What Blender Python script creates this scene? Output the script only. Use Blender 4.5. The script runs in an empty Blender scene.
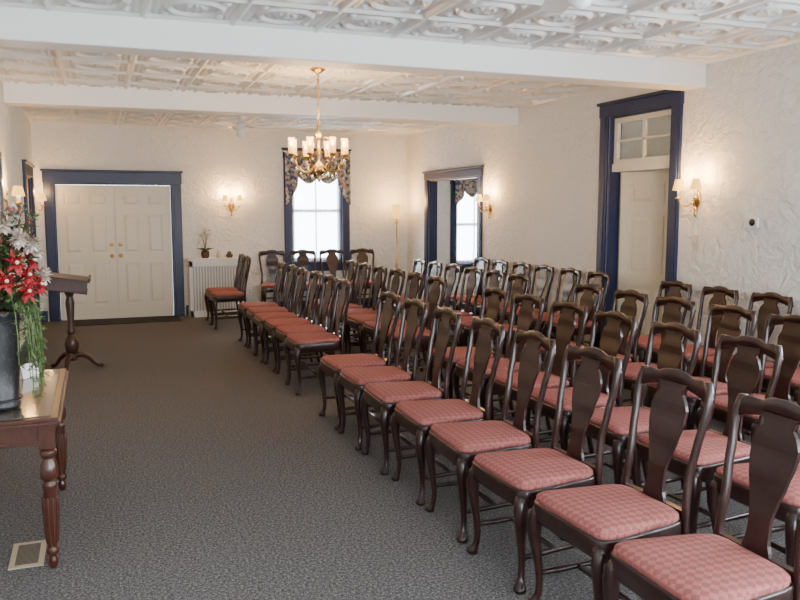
import bpy, math, random
from mathutils import Vector, Matrix
import numpy as np
random.seed(7)
pi=math.pi
XL,XR,YB,YF,H=-0.8,5.0,12.8,-1.5,2.92

# ------------------------------------------------------------ materials
def mat(name,col,rough=0.5,metal=0.0,emit=None,es=0.0,coat=0.0,trans=0.0,alpha=1.0):
    m=bpy.data.materials.new(name); m.use_nodes=True
    b=m.node_tree.nodes['Principled BSDF']
    b.inputs['Base Color'].default_value=(*col,1)
    b.inputs['Roughness'].default_value=rough
    b.inputs['Metallic'].default_value=metal
    b.inputs['Coat Weight'].default_value=coat
    b.inputs['Transmission Weight'].default_value=trans
    b.inputs['Alpha'].default_value=alpha
    if emit:
        b.inputs['Emission Color'].default_value=(*emit,1); b.inputs['Emission Strength'].default_value=es
    return m
def N(m,t,**k):
    n=m.node_tree.nodes.new(t)
    for a,v in k.items():
        if hasattr(n,a): setattr(n,a,v)
        else: n.inputs[a].default_value=v
    return n
def L(m,a,b): m.node_tree.links.new(a,b)
def bsdf(m): return m.node_tree.nodes['Principled BSDF']
def bump(m,hs,strength,dist):
    b=N(m,'ShaderNodeBump'); b.inputs['Strength'].default_value=strength; b.inputs['Distance'].default_value=dist
    L(m,hs,b.inputs['Height']); L(m,b.outputs[0],bsdf(m).inputs['Normal']); return b
def ramp(m,fac,stops,const=False):
    r=N(m,'ShaderNodeValToRGB'); e=r.color_ramp.elements
    while len(e)<len(stops): e.new(0.5)
    for i,(p,c) in enumerate(stops): e[i].position=p; e[i].color=(*c,1)
    if const: r.color_ramp.interpolation='CONSTANT'
    L(m,fac,r.inputs[0]); return r.outputs[0]
def coords(m,out='Object',scale=(1,1,1),rot=(0,0,0)):
    t=N(m,'ShaderNodeTexCoord'); mp=N(m,'ShaderNodeMapping')
    mp.inputs['Scale'].default_value=scale; mp.inputs['Rotation'].default_value=rot
    L(m,t.outputs[out],mp.inputs[0]); return mp.outputs[0]
def noise(m,vec,scale,detail=4,rough=.5,dist=0):
    n=N(m,'ShaderNodeTexNoise'); n.inputs['Scale'].default_value=scale; n.inputs['Detail'].default_value=detail
    n.inputs['Roughness'].default_value=rough; n.inputs['Distortion'].default_value=dist
    L(m,vec,n.inputs['Vector']); return n.outputs['Fac']

def plaster():
    m=mat('plaster_white',(.79,.78,.745),.7); v=coords(m)
    a=noise(m,v,9,6,.62,1.0); c=ramp(m,a,[(.36,(0,0,0)),(.5,(.6,.6,.6)),(.62,(1,1,1))])
    bump(m,c,.9,.014); return m
M_wall=plaster()
M_beam=mat('beam_white_paint',(.82,.81,.78),.55)
M_tin=mat('pressed_tin_white',(.77,.77,.75),.32)
M_navy=mat('navy_trim_paint',(.006,.014,.062),.4)
M_door=mat('door_cream_paint',(.72,.68,.56),.45)
M_white=mat('white_paint',(.8,.8,.78),.5)
def carpet():
    m=mat('carpet_grey',(.2,.19,.185),.95); v=coords(m)
    a=noise(m,v,75,3,.7); b=noise(m,v,210,2,.7)
    mx=N(m,'ShaderNodeMath',operation='ADD'); L(m,a,mx.inputs[0]); L(m,b,mx.inputs[1])
    dv=N(m,'ShaderNodeMath',operation='MULTIPLY'); dv.inputs[1].default_value=.5; L(m,mx.outputs[0],dv.inputs[0])
    c=ramp(m,dv.outputs[0],[(.40,(.036,.035,.038)),(.5,(.108,.103,.104)),(.60,(.30,.285,.275))])
    L(m,c,bsdf(m).inputs['Base Color']); bump(m,dv.outputs[0],.6,.006)
    bsdf(m).inputs['Specular IOR Level'].default_value=.1
    return m
M_carpet=carpet()
def wood(name,c1,c2,rough,coat=.3):
    m=mat(name,c1,rough,coat=coat); v=coords(m,scale=(6,6,1.2))
    a=noise(m,v,9,5,.6,1.2); c=ramp(m,a,[(.3,c1),(.7,c2)]); L(m,c,bsdf(m).inputs['Base Color']); 
    bsdf(m).inputs['Coat Roughness'].default_value=.2
    return m
M_mahog=wood('mahogany_dark',(.010,.003,.0024),(.030,.0085,.006),.3,.12)
M_lect=wood('lectern_mahogany',(.022,.006,.0035),(.055,.015,.008),.4,.05)
M_tablewood=wood('table_cherry',(.035,.010,.005),(.080,.024,.012),.3)
def fabric():
    m=mat('rose_diamond_fabric',(.45,.13,.11),.8)
    v=coords(m,scale=(40,40,40),rot=(0,0,pi/4)); ch=N(m,'ShaderNodeTexChecker'); ch.inputs['Scale'].default_value=1.0
    L(m,v,ch.inputs['Vector'])
    ch.inputs['Color1'].default_value=(.330,.118,.102,1); ch.inputs['Color2'].default_value=(.245,.076,.070,1)
    n=noise(m,coords(m),60,3)
    mx=N(m,'ShaderNodeMix',data_type='RGBA',blend_type='OVERLAY'); mx.inputs[0].default_value=.25
    L(m,ch.outputs[0],mx.inputs[6])
    c=ramp(m,n,[(.3,(.35,.35,.35)),(.7,(.7,.7,.7))]); L(m,c,mx.inputs[7])
    L(m,mx.outputs[2],bsdf(m).inputs['Base Color']); bump(m,n,.3,.002)
    bsdf(m).inputs['Specular IOR Level'].default_value=.2
    return m
M_fabric=fabric()
M_brass=mat('brass',(.55,.36,.12),.28,1.0)
M_bulb=mat('bulb_glow',(1,.8,.5),.5,emit=(1,.66,.28),es=30)
M_shade=mat('lamp_shade_glow',(.45,.30,.10),.6,emit=(1,.52,.10),es=2.6)
M_hurr=mat('hurricane_shade_glow',(.6,.42,.18),.4,emit=(1,.52,.12),es=1.8,alpha=.6)
M_candle=mat('candle_sleeve',(.85,.8,.65),.5,emit=(1,.7,.4),es=.4)
M_glass=mat('clear_glass',(1,1,1),.03,trans=1.0); bsdf(M_glass).inputs['IOR'].default_value=1.1
def paneglass():
    m=bpy.data.materials.new('window_pane'); m.use_nodes=True; nt=m.node_tree; nt.nodes.clear()
    o=nt.nodes.new('ShaderNodeOutputMaterial'); t=nt.nodes.new('ShaderNodeBsdfTransparent'); g=nt.nodes.new('ShaderNodeBsdfGlossy')
    g.inputs['Roughness'].default_value=.05; mx=nt.nodes.new('ShaderNodeMixShader'); mx.inputs[0].default_value=.06
    nt.links.new(t.outputs[0],mx.inputs[1]); nt.links.new(g.outputs[0],mx.inputs[2]); nt.links.new(mx.outputs[0],o.inputs[0]); return m
M_pane=paneglass()
def sheer():
    m=bpy.data.materials.new('sheer_curtain'); m.use_nodes=True; nt=m.node_tree; nt.nodes.clear()
    o=nt.nodes.new('ShaderNodeOutputMaterial'); t=nt.nodes.new('ShaderNodeBsdfTranslucent'); g=nt.nodes.new('ShaderNodeBsdfTransparent')
    t.inputs[0].default_value=(.95,.97,1,1)
    mx=nt.nodes.new('ShaderNodeMixShader'); mx.inputs[0].default_value=.7
    nt.links.new(t.outputs[0],mx.inputs[1]); nt.links.new(g.outputs[0],mx.inputs[2]); nt.links.new(mx.outputs[0],o.inputs[0]); return m
M_sheer=sheer()
def floral():
    m=mat('floral_fabric',(.3,.3,.3),.85); v=coords(m)
    vo=N(m,'ShaderNodeTexVoronoi'); vo.inputs['Scale'].default_value=24; L(m,v,vo.inputs['Vector'])
    sp=N(m,'ShaderNodeSeparateColor'); L(m,vo.outputs['Color'],sp.inputs[0])
    c=ramp(m,sp.outputs[0],[(.0,(.36,.33,.30)),(.28,(.06,.075,.15)),(.48,(.24,.16,.14)),(.62,(.10,.13,.10)),(.75,(.30,.19,.20)),(.88,(.42,.40,.37))],True)
    L(m,c,bsdf(m).inputs['Base Color']); return m
M_floral=floral()
M_mat=mat('door_mat_black',(.02,.02,.023),.95)
M_red=mat('poinsettia_red',(.30,.010,.013),.6)
M_green=mat('leaf_green',(.05,.09,.025),.6)
M_green2=mat('fern_green',(.09,.14,.04),.6)
M_dark=mat('dark_greens',(.025,.04,.018),.6)
M_cream=mat('dried_cream',(.58,.50,.40),.8)
M_pink=mat('dusty_pink',(.42,.26,.21),.7)
M_twig=mat('twig_brown',(.10,.05,.025),.8)
M_orchid=mat('orchid_white',(.85,.84,.80),.5)
M_plastic=mat('plastic_white',(.8,.8,.8),.4)
M_black=mat('black_plastic',(.01,.01,.012),.3)
M_mirror=mat('mirror_glass',(.8,.82,.82),.03,1.0)
M_tabletop=mat('table_glass_top',(.10,.085,.07),.10,coat=.4)
M_vent=mat('vent_beige',(.45,.39,.28),.45,.2)
M_slot=mat('slot_dark',(.05,.04,.03),.8)
def vasem():
    m=mat('vase_dark_pattern',(.02,.02,.022),.4); v=coords(m,scale=(70,70,40)); 
    c=N(m,'ShaderNodeTexVoronoi'); c.inputs['Scale'].default_value=1; L(m,v,c.inputs['Vector'])
    r=ramp(m,c.outputs['Distance'],[(.2,(.040,.034,.034)),(.45,(.008,.008,.009))]); L(m,r,bsdf(m).inputs['Base Color']); return m
M_vase=vasem()

# ------------------------------------------------------------ mesh builder
class MB:
    def __init__(s): s.v=[];s.f=[];s.m=[];s.s=[];s.mats=[]
    def mi(s,m):
        if m not in s.mats: s.mats.append(m)
        return s.mats.index(m)
    def add(s,vs,fs,m,smooth=False,M=None):
        o=len(s.v); 
        for p in vs:
            p=Vector(p); s.v.append(tuple(M@p if M else p))
        k=s.mi(m)
        for f in fs: s.f.append([i+o for i in f]); s.m.append(k); s.s.append(smooth)
    def box(s,x0,x1,y0,y1,z0,z1,m,M=None):
        vs=[(x,y,z) for x in(x0,x1) for y in(y0,y1) for z in(z0,z1)]
        s.add(vs,[(0,1,3,2),(4,6,7,5),(0,4,5,1),(2,3,7,6),(0,2,6,4),(1,5,7,3)],m,False,M)
    def loft(s,rings,m,smooth=True,caps=True,M=None,closed=True):
        n=len(rings[0]); vs=[p for r in rings for p in r]; fs=[]
        for i in range(len(rings)-1):
            for j in range(n if closed else n-1):
                k=(j+1)%n; fs.append((i*n+j,i*n+k,(i+1)*n+k,(i+1)*n+j))
        if caps:
            fs.append(tuple(range(n))[::-1]); b=(len(rings)-1)*n; fs.append(tuple(b+j for j in range(n)))
        s.add(vs,fs,m,smooth,M)
    def lathe(s,prof,m,cx=0,cy=0,cz=0,n=16,M=None,caps=True):
        s.loft([[(cx+r*math.cos(2*pi*j/n),cy+r*math.sin(2*pi*j/n),cz+z) for j in range(n)] for r,z in prof],m,True,caps,M)
    def tube(s,path,rad,m,n=8,M=None):
        P=[Vector(p) for p in path]; R=rad if hasattr(rad,'__len__') else [rad]*len(P)
        T=[(P[min(i+1,len(P)-1)]-P[max(i-1,0)]).normalized() for i in range(len(P))]
        u=T[0].orthogonal().normalized(); rings=[]
        for i,p in enumerate(P):
            u=(u-T[i]*u.dot(T[i])).normalized(); w=T[i].cross(u)
            rings.append([p+(u*math.cos(2*pi*j/n)+w*math.sin(2*pi*j/n))*R[i] for j in range(n)])
        s.loft(rings,m,True,True,M)
    def sphere(s,c,r,m,n=10,sc=(1,1,1),M=None):
        rings=[]
        for i in range(1,n):
            a=pi*i/n; rings.append([(c[0]+sc[0]*r*math.sin(a)*math.cos(2*pi*j/n),c[1]+sc[1]*r*math.sin(a)*math.sin(2*pi*j/n),c[2]-sc[2]*r*math.cos(a)) for j in range(n)])
        s.loft(rings,m,True,True,M)
    def torus(s,c,R,r,m,n=24,k=6,M=None):
        vs=[];fs=[]
        for i in range(n):
            a=2*pi*i/n
            for j in range(k):
                b=2*pi*j/k; q=R+r*math.cos(b); vs.append((c[0]+q*math.cos(a),c[1]+q*math.sin(a),c[2]+r*math.sin(b)))
        for i in range(n):
            for j in range(k): fs.append((i*k+j,((i+1)%n)*k+j,((i+1)%n)*k+(j+1)%k,i*k+(j+1)%k))
        s.add(vs,fs,m,True,M)
    def leaf(s,p,d,l,w,m,bend=.2):
        p=Vector(p); d=Vector(d).normalized(); sd=d.cross(Vector((0,0,1)))
        if sd.length<.05: sd=Vector((1,0,0))
        sd.normalize(); up=sd.cross(d)
        mid=p+d*l*.5+up*l*bend*.4
        tip=p+d*l-up*l*bend*.3
        q1=p+d*l*.45+sd*w; q2=p+d*l*.45-sd*w
        s.add([p,q1,mid,q2,tip],[(0,1,2),(0,2,3),(1,4,2),(2,4,3)],m,False)
    def mesh(s,name):
        me=bpy.data.meshes.new(name); me.from_pydata(s.v,[],s.f)
        for m in s.mats: me.materials.append(m)
        me.polygons.foreach_set('material_index',s.m); me.polygons.foreach_set('use_smooth',s.s); me.update()
        return me
    def obj(s,name,loc=(0,0,0),rot=(0,0,0),bevel=0):
        import bmesh
        me=s.mesh(name); bm=bmesh.new(); bm.from_mesh(me); bmesh.ops.recalc_face_normals(bm,faces=bm.faces); bm.to_mesh(me); bm.free()
        o=bpy.data.objects.new(name,me); bpy.context.collection.objects.link(o); o.location=loc; o.rotation_euler=rot
        if bevel:
            b=o.modifiers.new('b','BEVEL'); b.width=bevel; b.segments=2; b.limit_method='ANGLE'
        return o
def light(name,kind,loc,energy,col,size=.03,rot=(0,0,0),parent=None,sy=None):
    d=bpy.data.lights.new(name,kind); d.energy=energy; d.color=col
    if kind=='AREA':
        d.size=size
        if sy: d.shape='RECTANGLE'; d.size_y=sy
    else: d.shadow_soft_size=size
    o=bpy.data.objects.new(name,d); bpy.context.collection.objects.link(o); o.location=loc; o.rotation_euler=rot
    if parent: 
        o.parent=parent
    return o

# ------------------------------------------------------------ room shell
TH=.14
def wall(name,axis,c0,c1,a0,a1,z0,z1,ops):
    b=MB(); cuts=sorted(set([a0,a1]+[o[0] for o in ops]+[o[1] for o in ops]))
    for i in range(len(cuts)-1):
        p,q=cuts[i],cuts[i+1]; segs=[(z0,z1)]
        for o in ops:
            if o[0]<=p+1e-6 and o[1]>=q-1e-6:
                segs=[(z0,o[2]),(o[3],z1)]
        for s0,s1 in segs:
            if s1-s0>1e-4:
                if axis=='x': b.box(p,q,c0,c1,s0,s1,M_wall)
                else: b.box(c0,c1,p,q,s0,s1,M_wall)
    return b.obj(name)
DD=(-.54,1.12,0,2.03); WB=(2.98,3.84,.80,2.46); WS=(5.90,6.70,.70,2.08)
RD=(6.10,7.08,0,2.59); RO=(10.08,11.86,0,2.11)
LD=(10.98,12.1,0,2.08)
wall('wall_back','x',YB,YB+TH,XL-TH,7.7,0,H+.1,[DD,WB,WS])
wall('wall_right','y',XR,XR+TH,YF,YB,0,H+.1,[(-.7,.7,.75,2.35),(1.6,3.0,.75,2.35),RD,RO])
wall('wall_left','y',XL-TH,XL,YF,YB,0,H+.1,[LD])
wall('wall_front','x',YF-TH,YF,XL-TH,XR+TH,0,H+.1,[(.2,1.7,.75,2.35),(2.6,4.1,.75,2.35)])
wall('wall_side_room','y',7.56,7.7,8.9,YB,0,H+.1,[])
wall('wall_side_room_front','x',8.76,8.9,XR+TH,7.7,0,H+.1,[])
b=MB(); b.box(XL-TH,7.7,YF-TH,YB+TH,-.12,0,M_carpet); b.obj('floor')
b=MB(); b.box(XR+TH,7.7,8.76,YB+TH,H+.1,H+.2,M_white); b.obj('ceiling_side_room')
# pressed tin ceiling (true relief)
def tin():
    nx,ny,res=10,24,44
    tx=(XR-XL)/nx; ty=(YB-YF)/ny
    X=np.linspace(0,nx,nx*res+1); Y=np.linspace(0,ny,ny*res+1)
    U,V=np.meshgrid(X,Y); u=(U%1)*2-1; v=(V%1)*2-1
    r=np.hypot(u,v); mm=np.maximum(abs(u),abs(v)); th=np.arctan2(v,u)
    st=lambda d,a,b,e=.020: 1/(1+np.exp(-np.clip((d-a)/e*2.2,-30,30)))*1/(1+np.exp(-np.clip((b-d)/e*2.2,-30,30)))
    h=st(mm,.93,1.5)*1.0
    h+=st(mm,.74,.82)*.6
    h+=st(r,.52,.64)*1.0+st(r,.36,.42)*.55
    h+=st(r,-1,.27)*(.45+.5*(np.cos(8*th)>0))
    rc=np.hypot(abs(u)-.60,abs(v)-.60); h+=st(rc,-1,.085)*.9*(r>.66)
    Z=H-.029*h
    vs=np.stack([XL+U*tx,YF+V*ty,Z],-1).reshape(-1,3)
    nX,nY=len(X),len(Y); idx=np.arange(nX*nY).reshape(nY,nX)
    f=np.stack([idx[:-1,:-1],idx[1:,:-1],idx[1:,1:],idx[:-1,1:]],-1).reshape(-1,4)
    me=bpy.data.meshes.new('ceiling'); me.vertices.add(len(vs)); me.vertices.foreach_set('co',vs.ravel().astype('f'))
    me.loops.add(f.size); me.loops.foreach_set('vertex_index',f.ravel().astype('i'))
    me.polygons.add(len(f)); me.polygons.foreach_set('loop_start',np.arange(0,f.size,4).astype('i'))
    me.update(calc_edges=True); me.polygons.foreach_set('use_smooth',np.ones(len(f),bool))
    me.materials.append(M_tin); o=bpy.data.objects.new('ceiling',me); bpy.context.collection.objects.link(o)
tin()
for y0 in (5.69,8.98,2.4):
    b=MB(); b.box(XL,XR,y0,y0+.27,2.70,H+.02,M_beam); b.obj('trim_beam',bevel=.012)
# baseboards
b=MB(); b.box(XL,-.70,YB-.02,YB,0,.16,M_navy); b.box(1.28,XR,YB-.02,YB,0,.16,M_navy); b.obj('baseboard_back')
b=MB(); b.box(XR-.018,XR,YF,5.96,0,.16,M_navy); b.box(XR-.018,XR,7.22,9.94,0,.16,M_navy); b.box(XR-.018,XR,12.0,YB-.02,0,.16,M_navy); b.obj('baseboard_right')
b=MB(); b.box(XL,XL+.018,YF,10.84,0,.16,M_navy); b.box(XL,XL+.018,12.24,YB-.02,0,.16,M_navy); b.obj('baseboard_left')
# door/window casings
def casing(name,axis,face,sgn,a0,a1,z0,z1,w=.14,hw=.15,sill=False,depth=TH,m=M_navy):
    b=MB()
    def bx(p,q,d0,d1,s0,s1):
        lo,hi=sorted((face+sgn*d0,face+sgn*d1))
        if axis=='x': b.box(p,q,lo,hi,s0,s1,m)
        else: b.box(lo,hi,p,q,s0,s1,m)
    bx(a0-w,a0,0,.03,z0,z1); bx(a1,a1+w,0,.03,z0,z1)
    bx(a0-w-.01,a1+w+.01,0,.034,z1,z1+hw); bx(a0-w-.03,a1+w+.03,0,.055,z1+hw,z1+hw+.03)
    bx(a0-w+.02,a0-.03,.03,.038,z0,z1); bx(a1+.03,a1+w-.02,.03,.038,z0,z1)
    bx(a0,a0+.018,-depth,0.0,z0,z1); bx(a1-.018,a1,-depth,0,z0,z1); bx(a0,a1,-depth,0,z1-.018,z1)
    if sill: bx(a0-w-.03,a1+w+.03,0,.08,z0-.04,z0); bx(a0-w,a1+w,0,.025,z0-.16,z0-.04); bx(a0,a1,-depth,0,z0-.01,z0+.01)
    return b.obj(name,bevel=.004)
casing('trim_1','x',YB,-1,*DD,w=.14,hw=.17)
casing('trim_2','x',YB,-1,*WB,w=.12,hw=.14,sill=True)
casing('trim_3','y',XR,-1,*RD,w=.13,hw=.12)
casing('trim_4','y',XR,-1,*RO,w=.13,hw=.11)
casing('trim_5','y',XL,1,*LD,w=.13,hw=.14)
casing('trim_6','x',YB,-1,*WS,w=.1,hw=.12,sill=True)
def window(name,axis,c,a0,a1,z0,z1):
    b=MB(); f=.045
    def bx(p,q,s0,s1,m,d=.02):
        if axis=='x': b.box(p,q,c-d,c+d,s0,s1,m)
        else: b.box(c-d,c+d,p,q,s0,s1,m)
    a0+=.02;a1-=.02;z0+=.012;z1-=.02
    bx(a0,a0+f,z0,z1,M_white);bx(a1-f,a1,z0,z1,M_white);bx(a0,a1,z0,z0+f,M_white);bx(a0,a1,z1-f,z1,M_white)
    zm=(z0+z1)/2; bx(a0,a1,zm-.025,zm+.025,M_white); bx((a0+a1)/2-.012,(a0+a1)/2+.012,z0,z1,M_white,.012)
    bx(a0,a1,z0,z1,M_pane,.002)
    return b.obj(name)
window('window_1','x',YB+.08,*WB); window('window_2','x',YB+.08,*WS)
window('window_3','y',XR+.08,-.7,.7,.75,2.35); window('window_4','y',XR+.08,1.6,3.0,.75,2.35)
window('window_5','x',YF-.08,.2,1.7,.75,2.35); window('window_6','x',YF-.08,2.6,4.1,.75,2.35)
for a0,a1 in ((-.7,.7),(1.6,3.0)): casing('trim_7','y',XR,-1,a0,a1,.75,2.35,sill=True)
for a0,a1 in ((.2,1.7),(2.6,4.1)): casing('trim_8','x',YF,1,a0,a1,.75,2.35,sill=True)

# doors
def pdoor(b,w,h,M,knob=1,m=M_door):
    t=.02; b.box(0,w,-t+.012,t-.012,0,h,m,M)
    st=.105*w/.8; rails=[0,.22,.85,.99,1.58,1.70,h-.12,h]
    for s in (-1,1):
        y0,y1=sorted((s*(t-.012),s*t))
        for p,q in ((0,st),(w/2-st/2,w/2+st/2),(w-st,w)): b.box(p,q,y0,y1,0,h,m,M)
        for k in (0,2,4,6): b.box(st,w/2-st/2,y0,y1,rails[k],rails[k+1],m,M); b.box(w/2+st/2,w-st,y0,y1,rails[k],rails[k+1],m,M)
        for k in (1,3,5):
            for p,q in ((st,w/2-st/2),(w/2+st/2,w-st)):
                z0,z1=rails[k],rails[k+1]
                def rg(i,y): return [(p+i,y,z0+i),(q-i,y,z0+i),(q-i,y,z1-i),(p+i,y,z1-i)]
                b.loft([rg(.02,s*(t-.012)),rg(.05,s*(t-.002))],m,False,True,M)
    kx=w-.06 if knob>0 else .06
    for s in (-1,1):
        b.lathe([(.03,0),(.03,.006),(.01,.01),(.01,.035),(.026,.045),(.03,.06),(.02,.072),(.004,.075)],M_brass,n=14,M=M@Matrix.Translation((kx,s*t,.95))@Matrix.Rotation(pi/2 if s<0 else -pi/2,4,'X'))
for i,(x0,k) in enumerate(((-.52,1),(.292,-1))):
    b=MB(); pdoor(b,.806,2.004,Matrix.Identity(4),k); 
    b.lathe([(.028,0),(.028,.012),(.018,.016)],M_brass,n=14,M=Matrix.Translation((.746 if k>0 else .06,-.02,1.12))@Matrix.Rotation(pi/2,4,'X'))
    if k>0: b.box(.786,.83,.021,.033,0,2.004,M_door)
    b.obj('door_%d'%(i+1),loc=(x0,YB+.05,.004))
b=MB(); pdoor(b,.92,2.02,Matrix.Identity(4),1); b.obj('door_3',loc=(XR+.145,7.03,.004),rot=(0,0,-pi/2+math.radians(16)))
b=MB(); pdoor(b,1.082,2.055,Matrix.Identity(4),1); b.obj('door_4',loc=(XL-.05,10.999,.004),rot=(0,0,pi/2))
# glazed transom
b=MB(); x=XR+.07
b.box(x-.04,x+.04,6.12,7.06,2.030,2.11,M_door); 
b.box(x-.02,x+.02,6.118,6.17,2.11,2.572,M_door); b.box(x-.02,x+.02,7.01,7.062,2.11,2.572,M_door); b.box(x-.02,x+.02,6.17,7.01,2.52,2.572,M_door); b.box(x-.02,x+.02,6.17,7.01,2.11,2.15,M_door)
b.box(x-.018,x+.012,6.575,6.605,2.15,2.52,M_door); b.box(x-.018,x+.012,6.17,7.01,2.33,2.35,M_door)
b.box(x-.002,x+.002,6.17,7.01,2.15,2.52,M_pane)
b.obj('window_transom')
b=MB(); b.box(XR+TH,6.6,5.6,5.7,0,3.0,M_wall); b.box(XR+TH,6.6,7.5,7.6,0,3.0,M_wall); b.box(6.5,6.6,5.7,7.5,0,3.0,M_wall); b.box(XR+TH,6.6,5.6,7.6,3.0,3.1,M_wall); b.obj('wall_hallway')
light('hallway_light','AREA',(5.9,6.6,2.95),5,(1,.84,.62),.5)
# valances + sheers
def valance(name,x0,x1,ztop,zmid,ztail,y):
    b=MB(); nx,nz=90,10; vs=[]
    for i in range(nx+1):
        t=i/nx; x=x0+(x1-x0)*t
        if t<.2: zb=ztail+(zmid-ztail)*(t/.2)**1.3*.8
        elif t>.8: zb=ztail+(zmid-ztail)*((1-t)/.2)**1.3*.8
        else: zb=zmid-.10*abs(math.sin((t-.2)/.6*2*pi))+.02
        for j in range(nz+1):
            s=j/nz; vs.append((x,y-.02*math.sin(t*52)*(0.4+.6*s)-.015*s,ztop+(zb-ztop)*s))
    fs=[(i*(nz+1)+j,(i+1)*(nz+1)+j,(i+1)*(nz+1)+j+1,i*(nz+1)+j+1) for i in range(nx) for j in range(nz)]
    b.add(vs,fs,M_floral,True); b.tube([(x0-.02,y+.01,ztop-.01),(x1+.02,y+.01,ztop-.01)],.012,M_brass)
    b.obj(name)
valance('window_valance',2.87,3.95,2.58,2.14,1.72,YB-.09)
valance('window_valance',5.85,6.75,2.16,1.94,1.72,YB-.09)
def sh(name,x0,x1,z0,z1):
    b=MB(); n=60; vs=[]
    for i in range(n+1):
        x=x0+(x1-x0)*i/n; yy=YB+.03+.008*math.sin(i*1.1); vs+= [(x,yy,z0),(x,yy,z1)]
    b.add(vs,[(2*i,2*i+2,2*i+3,2*i+1) for i in range(n)],M_sheer,True); b.obj(name)
sh('sheer_curtain',3.0,3.82,.82,2.43); sh('sheer_curtain',5.92,6.68,.72,2.05)

# ------------------------------------------------------------ chair
def chair_mesh():
    b=MB()
    def lerp(t,tab):
        for (a,va),(c,vc) in zip(tab,tab[1:]):
            if t<=c: 
                k=(t-a)/(c-a); k=k*k*(3-2*k)*.5+k*.5; return va+(vc-va)*k
        return tab[-1][1]
    def ringh(cx,cy,z,rx,ry,n=10,p=2.6):
        out=[]
        for j in range(n):
            a=2*pi*j/n+pi/n; c,s=math.cos(a),math.sin(a)
            out.append((cx+rx*math.copysign(abs(c)**(2/p),c),cy+ry*math.copysign(abs(s)**(2/p),s),z))
        return out
    for sy in (-1,1):
        R=[]
        for z,d,r in ((.425,.0,.027),(.40,.008,.030),(.36,.018,.030),(.31,.018,.026),(.25,.010,.021),(.18,.0,.017),(.11,-.006,.0145),(.06,-.002,.0145),(.035,.008,.018),(.022,.016,.026),(.01,.018,.027),(0,.016,.022)):
            R.append(ringh(-.205-d*.8,sy*(.205+d*.8),z,r,r))
        b.loft(R,M_mahog)
        xs=[(0,.275),(.1,.25),(.2,.228),(.32,.212),(.42,.205),(.5,.207),(.6,.218),(.72,.240),(.85,.268),(.95,.285),(.985,.290)]
        ys=[(0,.178),(.42,.178),(.5,.180),(.62,.172),(.75,.186),(.88,.200),(.95,.196),(.985,.180)]
        R=[]
        for i in range(23):
            z=.985*i/22; R.append(ringh(lerp(z,xs),sy*lerp(z,ys),z,.015,.0165 if z<.45 else .0150,8,3.5))
        b.loft(R,M_mahog)
        b.tube([(-.205,sy*.203,.145),(-.1,sy*.197,.148),(.0,sy*.192,.15),(.12,sy*.186,.152),(.235,sy*.178,.155)],[.010,.014,.011,.014,.010],M_mahog,8)
    b.tube([(-.02,-.19,.150),(-.02,0,.15),(-.02,.19,.150)],[.010,.014,.010],M_mahog,8)
    b.tube([(.222,-.17,.235),(.222,0,.235),(.222,.17,.235)],[.010,.012,.010],M_mahog,8)
    xs=[(.4,.205),(.5,.207),(.6,.218),(.72,.240),(.85,.268),(.95,.285),(1.0,.292)]
    ws=[(.46,.068),(.49,.062),(.53,.048),(.60,.046),(.66,.058),(.73,.080),(.80,.096),(.85,.100),(.885,.088),(.905,.062),(.92,.062),(.95,.080)]
    R=[]
    for i in range(26):
        z=.46+.49*i/25; w=lerp(z,ws); x=lerp(z,xs); R.append([(x-.007,-w,z),(x-.007,w,z),(x+.007,w,z),(x+.007,-w,z)])
    b.loft(R,M_mahog,False)
    R=[]
    zt=[(0,1.005),(.25,1.0),(.5,.984),(.75,.988),(.9,.980),(1.0,.950),(1.06,.93)]; zb=[(0,.935),(.3,.938),(.55,.925),(.85,.912),(1.0,.895),(1.06,.91)]
    for i in range(29):
        t=-1.06+2.12*i/28; y=t*.2; a=lerp(abs(t),zt); c=lerp(abs(t),zb); x=lerp(.96,xs)-.01*(1-t*t)*-1
        R.append([(x-.012,y,c+.004),(x-.013,y,a-.008),(x-.004,y,a),(x+.006,y,a-.002),(x+.011,y,a-.01),(x+.010,y,c+.003),(x,y,c)])
    b.loft(R,M_mahog,True)
    b.box(.196,.222,-.17,.17,.425,.485,M_mahog)
    def outl(sc,z,n=36,p=7,dz=0):
        out=[]
        for j in range(n):
            a=2*pi*j/n; c,s=math.cos(a),math.sin(a)
            X=math.copysign(abs(c)**(2/p),c); Y=math.copysign(abs(s)**(2/p),s)
            x=-.015+.222*X*sc; hw=.215-.028*X
            out.append((x,Y*hw*sc*1.06,z))
        return out
    b.loft([outl(.97,.375),outl(1.0,.385),outl(1.0,.448),outl(.985,.455)],M_mahog)
    b.loft([outl(.955,.452),outl(.968,.463),outl(.962,.475),outl(.92,.485),outl(.80,.492),outl(.55,.498),outl(.25,.500)],M_fabric)
    o=b.obj('tmp'); me=o.data; bpy.data.objects.remove(o); me.name='dining_chair'; return me
CH=chair_mesh()
def chair(x,y,r=0):
    o=bpy.data.objects.new('dining_chair',CH); bpy.context.collection.objects.link(o)
    o.location=(x+random.uniform(-.015,.015),y+random.uniform(-.008,.008),0); o.rotation_euler=(0,0,math.radians(r+random.uniform(-2,2)))
seg1=[5.88-.553*k for k in range(8)]; seg2=[7.1+.54*k for k in range(6)]
for r in range(4):
    x=1.87+.92*r
    for y in seg1+seg2: chair(x,y)
for y in (11.35,11.88): chair(1.72,y)
for x in (2.62,3.13,3.64,4.15): chair(x,12.44,90)

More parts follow.
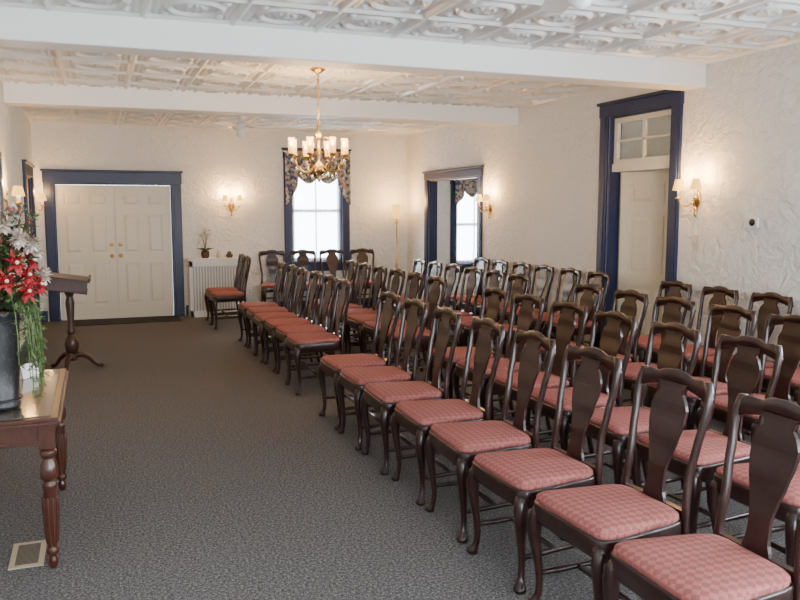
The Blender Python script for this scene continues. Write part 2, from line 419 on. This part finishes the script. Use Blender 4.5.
# ------------------------------------------------------------ fixtures
def sconce(loc,rotz,e=15):
    b=MB(); b.lathe([(.045,0),(.05,.008),(.03,.02),(.012,.03)],M_brass,n=16,M=Matrix.Scale(1.6,4,(0,0,1))@Matrix.Rotation(pi/2,4,'X'))
    b.lathe([(.004,-.16),(.016,-.14),(.008,-.12),(.02,-.08)],M_brass,cy=-.02); b.lathe([(.012,.08),(.006,.11),(.014,.13),(.002,.15)],M_brass,cy=-.02)
    for s in (-1,1):
        pth=[]
        for i in range(9):
            t=i/8; pth.append((s*.11*t,-.03-.09*math.sin(t*pi/2),-.02-.055*math.sin(pi*t)+.02*t))
        b.tube(pth,.006,M_brass,6); px,py,pz=pth[-1]
        b.lathe([(.004,-.01),(.028,0),(.022,.012),(.01,.016)],M_brass,px,py,pz); b.lathe([(.010,.012),(.010,.09)],M_candle,px,py,pz,10)
        b.loft([[(px+r*math.cos(2*pi*j/16),py+r*math.sin(2*pi*j/16),pz+z) for j in range(16)] for r,z in ((.052,.075),(.030,.17))],M_shade,True,False)
        b.sphere((px,py,pz+.115),.014,M_bulb,8)
    o=b.obj('wall_sconce',loc=loc,rot=(0,0,rotz))
    for s in (-1,1): light('sconce_light','POINT',(s*.11,-.12,.20),e,(1,.56,.20),.03,parent=o)
    return o
sconce((2.02,YB,1.70),0); sconce((XR,5.74,1.74),-pi/2); sconce((XR,9.72,1.68),-pi/2); sconce((XL,8.6,1.70),pi/2,8); sconce((XL,12.45,1.70),pi/2,8)
def chandelier(loc):
    b=MB(); b.lathe([(.07,0),(.065,-.02),(.03,-.04),(.01,-.05)],M_brass,cz=H-.02-loc[2],n=20)
    top=H-.06-loc[2]; z=top; k=0
    b.tube([(0,0,top),(0,0,.30)],.005,M_brass,6)
    while z>.32:
        b.torus((0,0,0),.014,.003,M_brass,10,5,M=Matrix.Translation((0,0,z-.015))@Matrix.Rotation(k*pi/2,4,'Z')@Matrix.Rotation(pi/2,4,'X')); z-=.026; k+=1
    b.lathe([(.006,.32),(.02,.29),(.012,.26),(.03,.22),(.015,.18),(.012,.10),(.028,.06),(.016,.03),(.012,-.02),(.05,-.06),(.06,-.09),(.035,-.13),(.014,-.16),(.022,-.18),(.004,-.21)],M_brass,n=16)
    for i in range(8):
        a=2*pi*i/8+.2; R=.27 if i%2==0 else .24; ca,sa=math.cos(a),math.sin(a); pth=[]
        for t in np.linspace(0,1,12):
            r=.04+(R-.04)*t; zz=-.06-.085*math.sin(t*pi*.95)+.10*t*t; pth.append((r*ca,r*sa,zz))
        b.tube(pth,.007,M_brass,6); px,py,pz=pth[-1]
        pt2=[((.02+.16*t)*ca,(.02+.16*t)*sa,.17+.05*math.sin(t*pi)-.16*t*t) for t in np.linspace(0,1,7)]; b.tube(pt2,.004,M_brass,5)
        b.lathe([(.006,-.02),(.03,0),(.036,.012),(.012,.014)],M_brass,px,py,pz,14)
        b.lathe([(.009,.012),(.009,.075)],M_candle,px,py,pz,8); b.sphere((px,py,pz+.10),.016,M_bulb,8,(1,1,1.6))
        b.loft([[(px+r*math.cos(2*pi*j/14),py+r*math.sin(2*pi*j/14),pz+zz) for j in range(14)] for r,zz in ((.026,.014),(.030,.06),(.029,.14),(.031,.150))],M_hurr,True,False)
        for q in range(5):
            t=.25+.18*q; r=.04+(R-.04)*t; zz=-.06-.085*math.sin(t*pi*.95)+.10*t*t
            b.sphere((r*ca,r*sa,zz-.035),.010,M_glass,6,(1,1,1.8))
            for _ in range(5): b.leaf((r*ca,r*sa,zz),(random.uniform(-1,1),random.uniform(-1,1),random.uniform(-1,.5)),.06,.013,random.choice([M_green,M_pink,M_brass,M_twig,M_dark]))
    o=b.obj('chandelier',loc=loc)
    for i in range(8):
        a=2*pi*i/8+.2; R=.27 if i%2==0 else .24
        light('candle_light','POINT',(R*math.cos(a),R*math.sin(a),.20),8,(1,.60,.25),.03,parent=o)
chandelier((1.92,7.12,2.10))
def fan(loc,a0):
    b=MB(); b.lathe([(.06,0),(.06,-.03),(.02,-.05),(.015,-.10),(.09,-.12),(.11,-.16),(.10,-.20),(.05,-.22),(.06,-.24),(.05,-.29),(.01,-.31)],M_white,n=20)
    for i in range(5):
        M=Matrix.Rotation(a0+i*2*pi/5,4,'Z')@Matrix.Translation((0,0,-.17))@Matrix.Rotation(.2,4,'X')
        b.box(.08,.20,-.02,.02,-.004,.004,M_brass,M)
        b.loft([[(x,-w,-.004),(x,w,-.004),(x,w,.004),(x,-w,.004)] for x,w in ((.17,.045),(.22,.058),(.5,.066),(.60,.062),(.63,.045))],M_white,False,True,M)
    b.obj('ceiling_fan',loc=loc)
fan((1.85,10.8,H-.02),.3); fan((2.2,3.38,H-.02),1.25)
b=MB(); b.lathe([(.13,0),(.13,.015),(.05,.03),(.02,.06),(.012,.1),(.012,.7),(.022,.74),(.012,.78),(.011,1.4),(.03,1.44),(.014,1.47),(.03,1.5)],M_brass,n=18)
b.loft([[(r*math.cos(2*pi*j/20),r*math.sin(2*pi*j/20),z) for j in range(20)] for r,z in ((.03,1.5),(.055,1.53),(.075,1.60),(.065,1.68),(.085,1.73))],M_shade,True,False)
b.sphere((0,0,1.6),.025,M_bulb,8)
o=b.obj('floor_lamp',loc=(4.66,12.42,0)); light('lamp_light','POINT',(0,0,1.78),34,(1,.56,.20),.05,parent=o)
b=MB(); b.box(-.022,0,-.07,.07,-.042,.042,M_plastic); b.lathe([(.030,0),(.030,.010),(.02,.014)],M_black,M=Matrix.Translation((-.022,-.02,0))@Matrix.Rotation(-pi/2,4,'Y'),n=20); b.obj('thermostat',loc=(XR,5.09,1.54),bevel=.004)
b=MB(); b.box(-.006,0,-.04,.04,-.06,.06,M_cream); b.box(-.014,-.006,-.008,.008,-.014,.014,M_plastic); b.obj('light_switch',loc=(XR,5.74,1.36),bevel=.002)
# radiator cover
b=MB(); x0,x1,y0,y1,h=1.32,2.16,12.50,12.78,.90
b.box(x0-.02,x1+.02,y0-.02,y1,h-.03,h,M_white); b.box(x0,x0+.05,y0,y1,0,h-.03,M_white); b.box(x1-.05,x1,y0,y1,0,h-.03,M_white)
b.box(x0,x1,y0,y0+.02,0,.10,M_white); b.box(x0,x1,y0,y0+.02,h-.12,h-.03,M_white); b.box(x0,x1,y0+.05,y0+.06,.1,h-.1,mat('radiator_grey',(.5,.5,.48),.7))
for k in range(17): xx=x0+.07+k*.0435; b.box(xx,xx+.022,y0+.003,y0+.017,.10,h-.12,M_white)
b.obj('radiator_cover')
b=MB(); b.lathe([(.045,0),(.06,.03),(.065,.08),(.055,.11),(.05,.10)],M_twig)
for i in range(7):
    a=i*.9; b.leaf((0,0,.10),(math.cos(a),math.sin(a),.5),.15,.03,M_green,.4)
for s,hh in ((-1,.34),(1,.42),(.3,.40)):
    st=[(0,0,.1),(s*.02,-.01,.25),(s*.05,-.02,hh),(s*.10,-.03,hh+.02)]; b.tube(st,.005,M_green,5)
    for q in range(5):
        c=Vector((s*(.02+.02*q),-.03,hh+.03-.035*q+random.uniform(-.01,.01)))
        for p in range(5):
            a=p*2*pi/5+q; b.leaf(c,(math.cos(a),-.3,math.sin(a)),.05,.022,random.choice([M_orchid,M_orchid,M_cream]),.1)
b.obj('potted_orchid',loc=(1.58,12.64,.90))
b=MB(); b.lathe([(.03,0),(.035,.03),(.03,.08),(.015,.10),(.018,.12)],M_cream); b.obj('small_vase',loc=(1.78,12.62,.90))
b=MB(); b.lathe([(.04,0),(.055,.03),(.05,.055),(.03,.06)],M_twig); b.sphere((0,0,.07),.035,M_green); b.obj('small_planter',loc=(1.95,12.64,.90))
b=MB(); b.box(-.35,1.15,12.15,12.74,0,.012,M_mat); b.obj('door_mat',bevel=.004)
# lectern
b=MB(); b.lathe([(.045,.16),(.06,.20),(.075,.26),(.06,.33),(.032,.37),(.045,.40),(.038,.43),(.030,.48),(.038,.60),(.045,.70),(.032,.76),(.05,.80),(.06,.84)],M_lect,n=16)
b.lathe([(.045,.10),(.06,.13),(.05,.17)],M_lect)
for i in range(3):
    a=i*2*pi/3+.25; pth=[(.03,.15),(.10,.155),(.17,.11),(.22,.05),(.27,.018),(.30,.02)]
    b.tube([(r*math.cos(a),r*math.sin(a),z) for r,z in pth],[.032,.030,.025,.020,.020,.014],M_lect,8)
    b.sphere((.285*math.cos(a),.285*math.sin(a),.024),.024,M_lect,8)
M=Matrix.Translation((-.02,0,.93))@Matrix.Rotation(math.radians(9),4,'Y')
b.box(-.20,.20,-.27,.27,-.09,.02,M_lect,M); b.box(-.22,.22,-.29,.29,.02,.04,M_lect,M); b.box(.20,.225,-.29,.29,.04,.06,M_lect,M); b.box(-.21,.21,-.28,.28,-.10,-.085,M_lect,M)
b.box(-.12,.12,-.16,.16,.82,.86,M_lect)
b.obj('lectern',loc=(-.27,8.8,0),bevel=.004)
# console table
b=MB(); x0,x1,y0,y1,h=-.66,-.19,3.82,5.02,.72
b.box(x0,x1,y0,y1,h-.022,h-.004,M_tablewood); b.box(x0-.012,x1+.012,y0-.012,y1+.012,h-.035,h-.02,M_tablewood)
b.box(x0+.03,x1-.03,y0+.03,y1-.03,h-.004,h+.001,M_tabletop)
b.box(x0+.03,x1-.03,y0+.03,y1-.03,h-.12,h-.034,M_tablewood); b.box(x0+.024,x1-.024,y0+.024,y1-.024,h-.13,h-.115,M_tablewood)
for px in (x0+.05,x1-.05):
    for py in (y0+.05,y1-.05):
        b.box(px-.034,px+.034,py-.034,py+.034,h-.15,h-.034,M_tablewood)
        b.lathe([(.024,.57),(.038,.555),(.038,.54),(.024,.52),(.038,.495),(.042,.46),(.038,.43),(.024,.415),(.034,.40),(.034,.385),(.028,.37),(.034,.32),(.030,.20),(.021,.10),(.029,.09),(.029,.075),(.016,.06),(.022,.045),(.023,.03),(.015,.0)],M_tablewood,px,py,0,18)
        for k in range(10):
            a=2*pi*k/10; b.tube([(px+r*math.cos(a),py+r*math.sin(a),z) for r,z in ((.033,.34),(.0325,.30),(.029,.20),(.023,.12))],[.005,.006,.005,.004],M_tablewood,5)
b.obj('console_table',bevel=.003)
# vase with flowers
b=MB(); b.lathe([(.075,0),(.085,.01),(.085,.03),(.078,.04),(.088,.20),(.095,.38),(.10,.44),(.108,.46),(.100,.465),(.09,.44)],M_vase,n=24)
for zz in (.05,.42): b.torus((0,0,zz),.09+.02*(zz>.2),.006,M_black)
rnd=random.uniform
for i in range(560):
    a=rnd(0,2*pi); r=rnd(0,.17); z=.46+rnd(0,.38); 
    if z>.7: r*=.75
    b.leaf((r*math.cos(a)*.7,r*math.sin(a)*.8,z),(math.cos(a),math.sin(a),rnd(-.5,1.2)),rnd(.05,.11),rnd(.008,.022),random.choice([M_green,M_dark,M_green2,M_dark,M_twig]),.3)
def poin(c,R,m):
    d=Vector((c[0]+.05,c[1]-.05,.10)).normalized(); t=d.orthogonal().normalized(); w=d.cross(t)
    for k in range(2):
        for p in range(6):
            a=p*2*pi/6+k*.5; q=(t*math.cos(a)+w*math.sin(a))+d*(.25+.5*k); b.leaf(c,q,R*(1-.3*k),R*.26,m,.3)
    b.sphere(Vector(c)+d*.02,.010,M_cream,6)
for c in ((.14,-.07,.62),(.10,-.14,.68),(.15,.03,.68),(.14,-.12,.55),(.18,.0,.57),(.06,-.16,.60)): poin(c,.07,M_red)
def bloom(c,R):
    for p in range(70):
        d=Vector((rnd(-1,1),rnd(-1,1),rnd(-1,1))).normalized(); b.leaf(c,d,R,R*.28,random.choice([M_cream,M_pink,M_cream,M_orchid]),.2)
for c in ((.12,-.12,.79),(.09,.0,.83),(.16,-.02,.76),(.06,-.12,.85),(.17,.08,.72),(.20,.08,.61),(.10,-.04,.90)): bloom(c,.052)
for i in range(20):
    a=rnd(-1.4,1.4); q=[(0,0,.44),(.08*math.cos(a),.08*math.sin(a),.7),(.18*math.cos(a),.18*math.sin(a),.74+rnd(0,.22))]
    b.tube(q,[.004,.003,.002],M_twig,5)
    for k in range(3):
        t=rnd(.2,1); p=Vector(q[1]).lerp(Vector(q[2]),t); b.sphere(p+Vector((rnd(-.015,.015),rnd(-.015,.015),rnd(-.01,.01))),.007,random.choice([M_red,M_twig]),6)
    for k in range(10):
        t=rnd(0,1); p=Vector(q[1]).lerp(Vector(q[2]),t); b.leaf(p,(rnd(-1,1),rnd(-1,1),rnd(0,1)),.05,.008,random.choice([M_green,M_green2,M_twig]),.2)
for i in range(15):
    a=rnd(-1.1,1.1); ca,sa=math.cos(a),math.sin(a); P=[]
    ln=rnd(.22,.42)
    for t in np.linspace(0,1,12): P.append(Vector(((.06+.13*math.sin(t*pi*.55))*ca,(.06+.13*math.sin(t*pi*.55))*sa,.47+.10*math.sin(t*pi)-ln*t*t)))
    b.tube(P,.0025,M_green2,4)
    for p in P[2:]:
        for k in range(4): b.leaf(p,(rnd(-1,1),rnd(-1,1),rnd(-.8,.3)),.04,.007,random.choice([M_green2,M_green]),.2)
b.obj('flower_vase',loc=(-.44,4.06,.722))
b=MB(); b.box(-.06,.06,-.002,.002,0,.08,M_white,Matrix.Rotation(-.2,4,'X')); b.box(-.05,.05,.03,.034,0,.07,M_white,Matrix.Rotation(.25,4,'X')); b.obj('table_card',loc=(-.36,4.78,.722),rot=(0,0,.9))
b=MB(); b.box(-.075,.075,-.15,.15,0,.006,M_vent)
for k in range(18):
    y=-.12+k*.0135; b.box(-.05,.05,y,y+.006,.006,.0075,M_slot)
b.obj('floor_vent',loc=(-.36,4.06,0))
b=MB(); b.box(0,.03,-.5,.5,-.45,.45,M_navy); b.box(.03,.05,-.5,-.44,-.45,.45,M_mahog); b.box(.03,.05,.44,.5,-.45,.45,M_mahog); b.box(.03,.05,-.5,.5,.39,.45,M_mahog); b.box(.03,.05,-.5,.5,-.45,-.39,M_mahog)
b.box(.03,.036,-.44,.44,-.39,.39,M_mirror); b.obj('wall_mirror',loc=(XL,7.5,1.70))

# ------------------------------------------------------------ light
w=bpy.data.worlds.new('World'); bpy.context.scene.world=w; w.use_nodes=True
bg=w.node_tree.nodes['Background']; bg.inputs[0].default_value=(.82,.91,1,1); bg.inputs[1].default_value=16.0
day=(.86,.93,1)
for x in (.95,3.35): light('window_daylight','AREA',(x,YF+.06,1.55),118,day,1.4,(pi/2,0,0),sy=1.5)
for y in (0,2.3): light('window_daylight','AREA',(XR-.06,y,1.55),118,day,1.3,(0,pi/2,0),sy=1.5)
light('window_daylight','AREA',(3.41,YB-.16,1.35),18,day,.8,(-pi/2,0,0),sy=1.0)
light('side_room_light','AREA',(6.3,10.9,2.8),28,(1,.88,.72),1.0)

cam=bpy.data.cameras.new('Camera'); co=bpy.data.objects.new('Camera',cam); bpy.context.collection.objects.link(co)
co.location=(0,0,1.64); co.rotation_euler=(math.radians(90-6.42),0,math.radians(-20.8)); cam.lens=36; cam.sensor_width=36; cam.clip_start=.05
bpy.context.scene.camera=co
